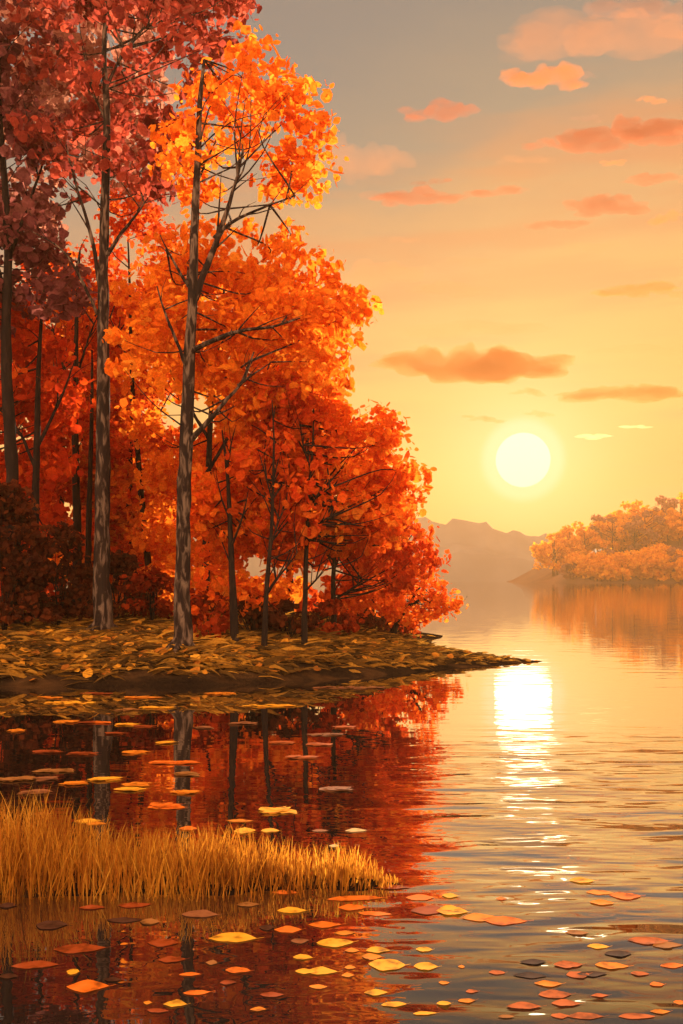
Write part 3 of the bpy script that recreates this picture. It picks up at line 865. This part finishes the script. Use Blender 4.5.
FAR = []
for i in range(84):
    x = RNG.uniform(90, 160) if i < 70 else RNG.uniform(170, 230)
    y = RNG.uniform(434, 466) if i % 2 else float(420 + 14 * np.sin(x * 0.03 + 1) + 6 * np.sin(x * 0.11) + np.interp(x, [80, 100], [60, 0])) + RNG.uniform(1, 9)
    FAR.append((x, y, i % 2))
FAR.sort(key=lambda a: a[0])
shape_words = ['broad', 'slim', 'rounded', 'ragged']
for i, (x, y, tall) in enumerate(FAR):
    z = float(shore_z(np.array([x]), np.array([y]))[0])
    base = np.array([x, y, z])
    H = RNG.uniform(13, 22) * (1 if tall else 0.62); Wd = H * RNG.uniform(0.85, 1.2)
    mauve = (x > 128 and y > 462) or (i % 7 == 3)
    root = empty('far_tree', base)
    vis = x < 150
    ordw = ORD[i] + ' from left' if 0 < i < len(ORD) else ('leftmost' if i == 0 else str(i + 1) + {1: 'st', 2: 'nd', 3: 'rd'}.get((i + 1) % 10, 'th') + ' from left')
    tag(root, f'{"dusky mauve" if mauve else "glowing orange"} tree, {ordw} among the hazy trees on the far shore', 'tree', 'hazy trees on the far shore')
    t = Tubes()
    lean = RNG.normal() * 0.6
    t.add([base - [0, 0, .5], base + [lean * .4, 0, H * 0.4], base + [lean, 0, H * 0.8]], [H * .022, H * .016, H * .006], 1.5, 7)
    for _ in range(5):
        a = RNG.uniform(0, 6.28); zz = RNG.uniform(.3, .6)
        t.add([base + [lean * zz, 0, H * zz], base + [np.cos(a) * Wd * .35, np.sin(a) * Wd * .35, H * (zz + .2)]], [H * .009, H * .003], 1.5, 5)
    t.build('trunk', BARK_DARK, root, base)
    nC = 16
    cen = []
    for _ in range(nC):
        dv = RNG.normal(size=3); dv /= np.linalg.norm(dv)
        rr = RNG.uniform(.3, 1) ** .5
        cen.append(base + [lean * .6, 0, H * .5] + dv * rr * np.array([Wd * .44, Wd * .44, H * .42]))
    c, nn, s = clump_leaves(np.array(cen), RNG.uniform(1.4, 2.8, nC), [40] * nC, 0.5, 1.5)
    k = c[:, 2] > z + 0.4
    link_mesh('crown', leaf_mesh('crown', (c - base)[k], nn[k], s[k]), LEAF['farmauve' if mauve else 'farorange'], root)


def hills_z(x, y):
    px = x / y * F + 341.5
    r1 = np.interp(px, [-400, 100, 300, 380, 410, 440, 470, 500, 545, 600, 700, 900], [60, 66, 74, 68, 70, 60, 62, 52, 48, 44, 52, 60])
    r1 = r1 + 2.2 * np.sin(px * 0.21) + 1.4 * np.sin(px * 0.53 + 1)
    h = r1 * 0.61
    prof = np.interp(y, [556, 566, 600, 625, 660, 700], [-2, 0.4, 0.62, 1.0, 0.6, 0.4])
    bump = 1 + 0.10 * np.sin(x * 0.06 + y * 0.05) * np.sin(y * 0.09)
    z = np.where(prof > 0, h * prof * bump, prof)
    return np.minimum(z, 48.5)


grid('hills', np.linspace(-880, 880, 420), np.linspace(552, 692, 40), hills_z, far_mat('wooded_hill', (0.09, 0.094, 0.096), (0.12, 0.12, 0.12), 0.05))

# ------------------------------------------------------------------ the low sun and the clouds
SUN_PX = (523, 460)
sdir = Vector(P(*SUN_PX, 1.0) - np.array([0, 0, CAMH])).normalized()
SUN_EL = math.asin(sdir.z); SUN_AZ = math.atan2(sdir.x, sdir.y)
m, nt, out = new_mat('sun_glow')
e = nt.nodes.new('ShaderNodeEmission'); e.inputs[0].default_value = (1.0, 0.90, 0.64, 1); e.inputs[1].default_value = 0.16
tr = nt.nodes.new('ShaderNodeBsdfTransparent'); ad = nt.nodes.new('ShaderNodeAddShader')   # a ball of light, it casts no shadow
nt.links.new(e.outputs[0], ad.inputs[0]); nt.links.new(tr.outputs[0], ad.inputs[1]); nt.links.new(ad.outputs[0], out.inputs[0])
import bmesh
bm = bmesh.new(); bmesh.ops.create_uvsphere(bm, u_segments=48, v_segments=24, radius=1500 * 27 / F)
me = bpy.data.meshes.new('sun'); bm.to_mesh(me); bm.free()
for p in me.polygons: p.use_smooth = True
o = link_mesh('sun', me, m, None, P(*SUN_PX, 1500))
tag(o, 'pale glowing round sun low over the far hills', 'sun')


def cloud_mat(nm, c, dens):
    m, nt, out = new_mat('cloud_' + nm)
    v = nt.nodes.new('ShaderNodeVolumePrincipled')
    v.inputs['Color'].default_value = (*c, 1); v.inputs['Density'].default_value = dens; v.inputs['Anisotropy'].default_value = 0.2
    nt.links.new(v.outputs[0], out.inputs['Volume'])
    return m


CM = {'salmon': cloud_mat('salmon', (0.36, 0.11, 0.06), 0.03), 'mauve': cloud_mat('mauve', (0.25, 0.14, 0.12), 0.02),
      'orange': cloud_mat('orange', (0.56, 0.19, 0.05), 0.03), 'peach': cloud_mat('peach', (0.42, 0.18, 0.085), 0.006), 'cream': cloud_mat('cream', (0.92, 0.75, 0.45), 0.03)}
_ico = bmesh.new(); bmesh.ops.create_icosphere(_ico, subdivisions=3, radius=1)
ICO_V = np.array([v.co[:] for v in _ico.verts]); ICO_F = np.array([[v.index for v in f.verts] for f in _ico.faces]); _ico.free()
CD = 1500.0


def cloud(px, py, w, h, c, label, tilt=0.0):
    vs, fs, off = [], [], 0
    n = max(7, int(w / 4.5))
    for i in range(n):
        u = (i + RNG.uniform(0.1, 0.9)) / n * 2 - 1
        ce = np.array([u * w * 0.46, RNG.uniform(-0.2, 0.2) * w * .5, RNG.normal() * h * 0.13 + u * tilt * w * 0.4])
        rx = w * RNG.uniform(0.04, 0.15) + 2.5; rz = h * RNG.uniform(0.12, 0.5) * (1 - 0.7 * u * u)
        sd = RNG.uniform(0, 100)
        disp = np.array([1 + 0.42 * mnoise.noise(Vector((v[0] * 1.6 + sd, v[1] * 1.6, v[2] * 1.6))) + 0.26 * mnoise.noise(Vector((v[0] * 4 + sd, v[1] * 4, v[2] * 4))) for v in ICO_V])
        v = ICO_V * disp[:, None]
        v[:, 2] = np.where(v[:, 2] < 0, v[:, 2] * 0.45, v[:, 2])
        v = v * np.array([rx, rx * 0.8, rz]) + ce
        vs.append(v * CD / F); fs.append(ICO_F + off); off += len(v)
    me = mesh_np('cloud', np.concatenate(vs), [np.concatenate(fs)], smooth=True)
    o = link_mesh('cloud', me, CM[c], None, P(px, py, CD + RNG.uniform(-40, 120)))
    rm = o.modifiers.new('merge', 'REMESH'); rm.mode = 'VOXEL'; rm.voxel_size = max(1.2, min(3.0, h * 0.08)); rm.use_smooth_shade = True
    tag(o, label, 'cloud', 'sunset clouds')


for a in [
    (440, 113, 78, 20, 'salmon', 'ragged salmon cloud alone in the grey sky right of the orange treetop', 0.1),
    (510, 81, 32, 8, 'mauve', 'small flat mauve cloud left of the orange cloud heap', 0),
    (545, 80, 78, 34, 'orange', 'heaped orange cloud, tallest one near the top of the sky', 0),
    (583, 77, 30, 12, 'mauve', 'small mauve cloud right of the orange cloud heap', 0),
    (622, 136, 130, 24, 'salmon', 'long rising salmon cloud bank at the right edge of the upper sky', 0.1),
    (548, 147, 46, 13, 'salmon', 'short salmon cloud at the lower left end of the long bank', 0),
    (588, 119, 36, 7, 'mauve', 'thin mauve streak just above the long salmon bank', -0.1),
    (613, 163, 28, 9, 'orange', 'little orange cloud under the long salmon bank', 0),
    (652, 101, 34, 11, 'orange', 'little orange cloud above the long salmon bank', 0),
    (415, 197, 100, 15, 'salmon', 'long scalloped salmon cloud in mid sky beside the orange tree', 0.02),
    (497, 192, 62, 11, 'salmon', 'dark salmon wisp right of the long scalloped cloud', 0.1),
    (433, 182, 40, 8, 'salmon', 'small salmon wisp above the long scalloped cloud', 0.12),
    (606, 207, 88, 18, 'salmon', 'soft salmon cloud in the middle of the right sky', 0),
    (665, 219, 38, 13, 'orange', 'curved orange cloud at the right edge of mid sky', 0.3),
    (590, 248, 66, 16, 'peach', 'faint peach cloud below the soft salmon cloud', 0.05),
    (403, 240, 32, 8, 'peach', 'tiny faint peach cloud close to the orange tree', 0),
    (472, 263, 62, 8, 'peach', 'thin peach streak left of the sky above the sun', 0),
    (640, 291, 92, 16, 'orange', 'long low orange cloud at the right above the sun', 0.02),
    (385, 275, 90, 34, 'peach', 'broad peach cloud behind the right edge of the orange tree', 0),
    (475, 368, 190, 44, 'orange', 'widest amber cloud bank right above the sun', -0.02),
    (625, 395, 130, 22, 'orange', 'amber cloud band right of the sun', 0.03),
    (531, 393, 36, 9, 'orange', 'small dark orange cloud directly above the sun', 0),
    (540, 415, 30, 8, 'orange', 'tiny orange cloud touching the glow above the sun', -0.1),
    (486, 420, 46, 8, 'orange', 'thin orange streak at the upper left of the sun', -0.1),
    (592, 437, 40, 7, 'cream', 'pale cream cloud sliver right of the sun', 0),
    (636, 427, 36, 7, 'cream', 'pale cream cloud sliver farther right of the sun', -0.05),
    (480, 330, 150, 12, 'peach', 'long faint peach streak above the widest amber bank', 0.02),
    (640, 350, 110, 10, 'peach', 'thin peach streak at the right edge above the amber band', 0),
    (560, 225, 70, 7, 'salmon', 'narrow salmon streak left under the soft salmon cloud', 0.05),
    (525, 160, 60, 7, 'peach', 'short peach streak under the left end of the long bank', 0.03),
    (450, 290, 90, 16, 'peach', 'low peach cloud right of the broad one behind the tree', 0),
    (655, 180, 70, 10, 'salmon', 'thin salmon streak between the long bank and the curved cloud', 0.06),
    (605, 38, 190, 40, 'peach', 'broadest peach cloud across the top right of the sky', 0.05),
    (640, 9, 110, 18, 'mauve', 'dusky mauve cloud cut by the top edge of the sky', 0),
    (365, 165, 90, 44, 'peach', 'broad pink peach cloud behind the right top of the orange tree', 0),
]:
    cloud(*a)

# ------------------------------------------------------------------ haze
HAZE = 0.0006
m, nt, out = new_mat('evening_haze')
v = nt.nodes.new('ShaderNodeVolumePrincipled')
v.inputs['Color'].default_value = (0.82, 0.50, 0.22, 1); v.inputs['Density'].default_value = HAZE; v.inputs['Anisotropy'].default_value = 0.0
nt.links.new(v.outputs[0], out.inputs['Volume'])
bm = bmesh.new(); bmesh.ops.create_cube(bm, size=1)
me = bpy.data.meshes.new('haze'); bm.to_mesh(me); bm.free()
hz = link_mesh('haze', me, m, None, (0, 340, (56 - 3) / 2))
hz.scale = (1900, 740, 59)
tag(hz, 'warm evening haze over the whole lake', 'haze', kind='stuff')


# ------------------------------------------------------------------ sky
def build_world():
    w = bpy.data.worlds.new('World'); scene.world = w; w.use_nodes = True
    nt = w.node_tree; nt.nodes.clear()
    out = nt.nodes.new('ShaderNodeOutputWorld'); bg = nt.nodes.new('ShaderNodeBackground')
    tc = nt.nodes.new('ShaderNodeTexCoord')
    nrm = nt.nodes.new('ShaderNodeVectorMath'); nrm.operation = 'NORMALIZE'; nt.links.new(tc.outputs['Generated'], nrm.inputs[0])
    D = nrm.outputs[0]
    sep = nt.nodes.new('ShaderNodeSeparateXYZ'); nt.links.new(D, sep.inputs[0])
    # soft high cloud: warps the bands of the gradient
    mp = nt.nodes.new('ShaderNodeMapping'); mp.inputs['Scale'].default_value = (2.2, 2.2, 9)
    nt.links.new(D, mp.inputs[0])
    nz = nt.nodes.new('ShaderNodeTexNoise'); nz.inputs['Scale'].default_value = 1.5; nz.inputs['Detail'].default_value = 4; nz.inputs['Distortion'].default_value = 0.5
    nt.links.new(mp.outputs[0], nz.inputs['Vector'])
    wob = math_node(nt, 'MULTIPLY_ADD', nz.outputs['Fac'], 0.14, -0.07)
    # the grey upper sky comes lower on the left, away from the sun
    zz = math_node(nt, 'ADD', sep.outputs[2], math_node(nt, 'MULTIPLY', sep.outputs[0], -0.22))
    zz = math_node(nt, 'ADD', math_node(nt, 'ADD', zz, 0.03), wob)
    g = ramp(nt, [(0.0, s2l((212, 152, 84))), (0.07, s2l((230, 166, 84))), (0.14, s2l((247, 188, 98))), (0.22, s2l((247, 188, 108))),
                  (0.29, s2l((240, 178, 112))), (0.345, s2l((218, 164, 116))), (0.41, s2l((164, 150, 130))), (0.52, s2l((142, 138, 130))), (0.68, s2l((150, 128, 118))), (1.0, s2l((150, 124, 112)))])
    nt.links.new(zz, g.inputs[0])
    # opposite the sun the sky is brightened, an added warm fill for the foliage
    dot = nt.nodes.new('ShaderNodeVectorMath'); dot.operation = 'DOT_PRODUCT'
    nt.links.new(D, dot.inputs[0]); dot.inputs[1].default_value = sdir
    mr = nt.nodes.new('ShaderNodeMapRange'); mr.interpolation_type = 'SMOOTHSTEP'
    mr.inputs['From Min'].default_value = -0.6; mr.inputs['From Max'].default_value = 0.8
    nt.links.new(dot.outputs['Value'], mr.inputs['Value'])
    c = mix_col(nt, mr.outputs[0], BACK_FILL, g.outputs[0])
    # salmon wash of thin cloud
    mp2 = nt.nodes.new('ShaderNodeMapping'); mp2.inputs['Scale'].default_value = (3, 3, 22); mp2.inputs['Location'].default_value = (3.1, 1.7, 0.4)
    nt.links.new(D, mp2.inputs[0])
    n2 = nt.nodes.new('ShaderNodeTexNoise'); n2.inputs['Scale'].default_value = 1.3; n2.inputs['Detail'].default_value = 5
    nt.links.new(mp2.outputs[0], n2.inputs['Vector'])
    wr = nt.nodes.new('ShaderNodeMapRange'); wr.interpolation_type = 'SMOOTHSTEP'
    wr.inputs['From Min'].default_value = 0.45; wr.inputs['From Max'].default_value = 0.66; wr.inputs['To Max'].default_value = 0.65
    nt.links.new(n2.outputs['Fac'], wr.inputs['Value'])
    hi = nt.nodes.new('ShaderNodeMapRange'); hi.interpolation_type = 'SMOOTHSTEP'
    hi.inputs['From Min'].default_value = 0.47; hi.inputs['From Max'].default_value = 0.33
    nt.links.new(zz, hi.inputs['Value'])
    c = mix_col(nt, math_node(nt, 'MULTIPLY', wr.outputs[0], hi.outputs[0]), c, s2l((232, 148, 98)))
    # aureole of the sun
    ang = math_node(nt, 'ARCCOSINE', dot.outputs['Value'])
    def glow(sig, amp, colr, c):
        f = math_node(nt, 'EXPONENT', math_node(nt, 'MULTIPLY', math_node(nt, 'POWER', math_node(nt, 'DIVIDE', ang, math.radians(sig)), 2.0), -1.0))
        return mix_col(nt, math_node(nt, 'MULTIPLY', f, amp), c, colr)
    c = glow(13, 0.42, s2l((254, 206, 112)), c)
    c = glow(6.5, 0.5, s2l((255, 218, 136)), c)
    c = glow(3.4, 0.75, s2l((255, 234, 166)), c)
    ring = nt.nodes.new('ShaderNodeMapRange'); ring.interpolation_type = 'SMOOTHSTEP'
    ring.inputs['From Min'].default_value = math.radians(2.6); ring.inputs['From Max'].default_value = math.radians(1.9); ring.inputs['To Max'].default_value = 0.8
    nt.links.new(ang, ring.inputs['Value'])
    c = mix_col(nt, ring.outputs[0], c, s2l((255, 240, 190)))
    core = nt.nodes.new('ShaderNodeMapRange')      # the sun itself stands here as a ball of its own
    core.inputs['From Min'].default_value = math.radians(1.53); core.inputs['From Max'].default_value = math.radians(1.49); core.inputs['To Max'].default_value = 0.9
    nt.links.new(ang, core.inputs['Value'])
    c = mix_col(nt, core.outputs[0], c, (0.0, 0.0, 0.0))
    sky = nt.nodes.new('ShaderNodeTexSky'); sky.sky_type = 'NISHITA'; sky.sun_disc = False
    sky.sun_elevation = SUN_EL; sky.sun_rotation = SUN_AZ; sky.dust_density = 4
    sc_ = nt.nodes.new('ShaderNodeMix'); sc_.data_type = 'RGBA'; sc_.blend_type = 'ADD'; sc_.inputs[0].default_value = 0.006
    nt.links.new(c, sc_.inputs[6]); nt.links.new(sky.outputs[0], sc_.inputs[7])
    nt.links.new(sc_.outputs[2], bg.inputs[0]); bg.inputs[1].default_value = SKY
    nt.links.new(bg.outputs[0], out.inputs[0])


SKY = 0.24
BACK_FILL = (4.8, 3.0, 1.8)  # added out-of-view glow behind the camera, front-lights the trees
build_world()
sl = bpy.data.lights.new('sun_lamp', 'SUN'); sl.energy = 5.0; sl.angle = math.radians(3.2); sl.color = (1.0, 0.78, 0.5)
so = bpy.data.objects.new('sun_lamp', sl); col.objects.link(so)
so.rotation_euler = (-sdir).to_track_quat('-Z', 'Y').to_euler()
so.location = (30, 100, 60)

# ------------------------------------------------------------------ camera and render settings
cam = bpy.data.cameras.new('camera'); co = bpy.data.objects.new('camera', cam); col.objects.link(co)
co.location = (0, 0, CAMH); co.rotation_euler = (math.pi / 2, 0, 0)
cam.sensor_fit = 'VERTICAL'; cam.sensor_height = 24; cam.sensor_width = 24; cam.lens = F / 1024 * 24
cam.shift_y = (HORIZON - 512) / 1024
cam.clip_end = 6000; cam.clip_start = 0.05
scene.camera = co
scene.view_settings.view_transform = 'Standard'; scene.view_settings.look = 'None'
scene.view_settings.exposure = 1.9; scene.view_settings.gamma = 1
cy = scene.cycles
cy.use_denoising = True
cy.max_bounces = 10; cy.diffuse_bounces = 6; cy.glossy_bounces = 4; cy.transmission_bounces = 8; cy.transparent_max_bounces = 48; cy.volume_bounces = 0
cy.sample_clamp_indirect = 2; cy.sample_clamp_direct = 0.6
cy.caustics_reflective = False; cy.caustics_refractive = False
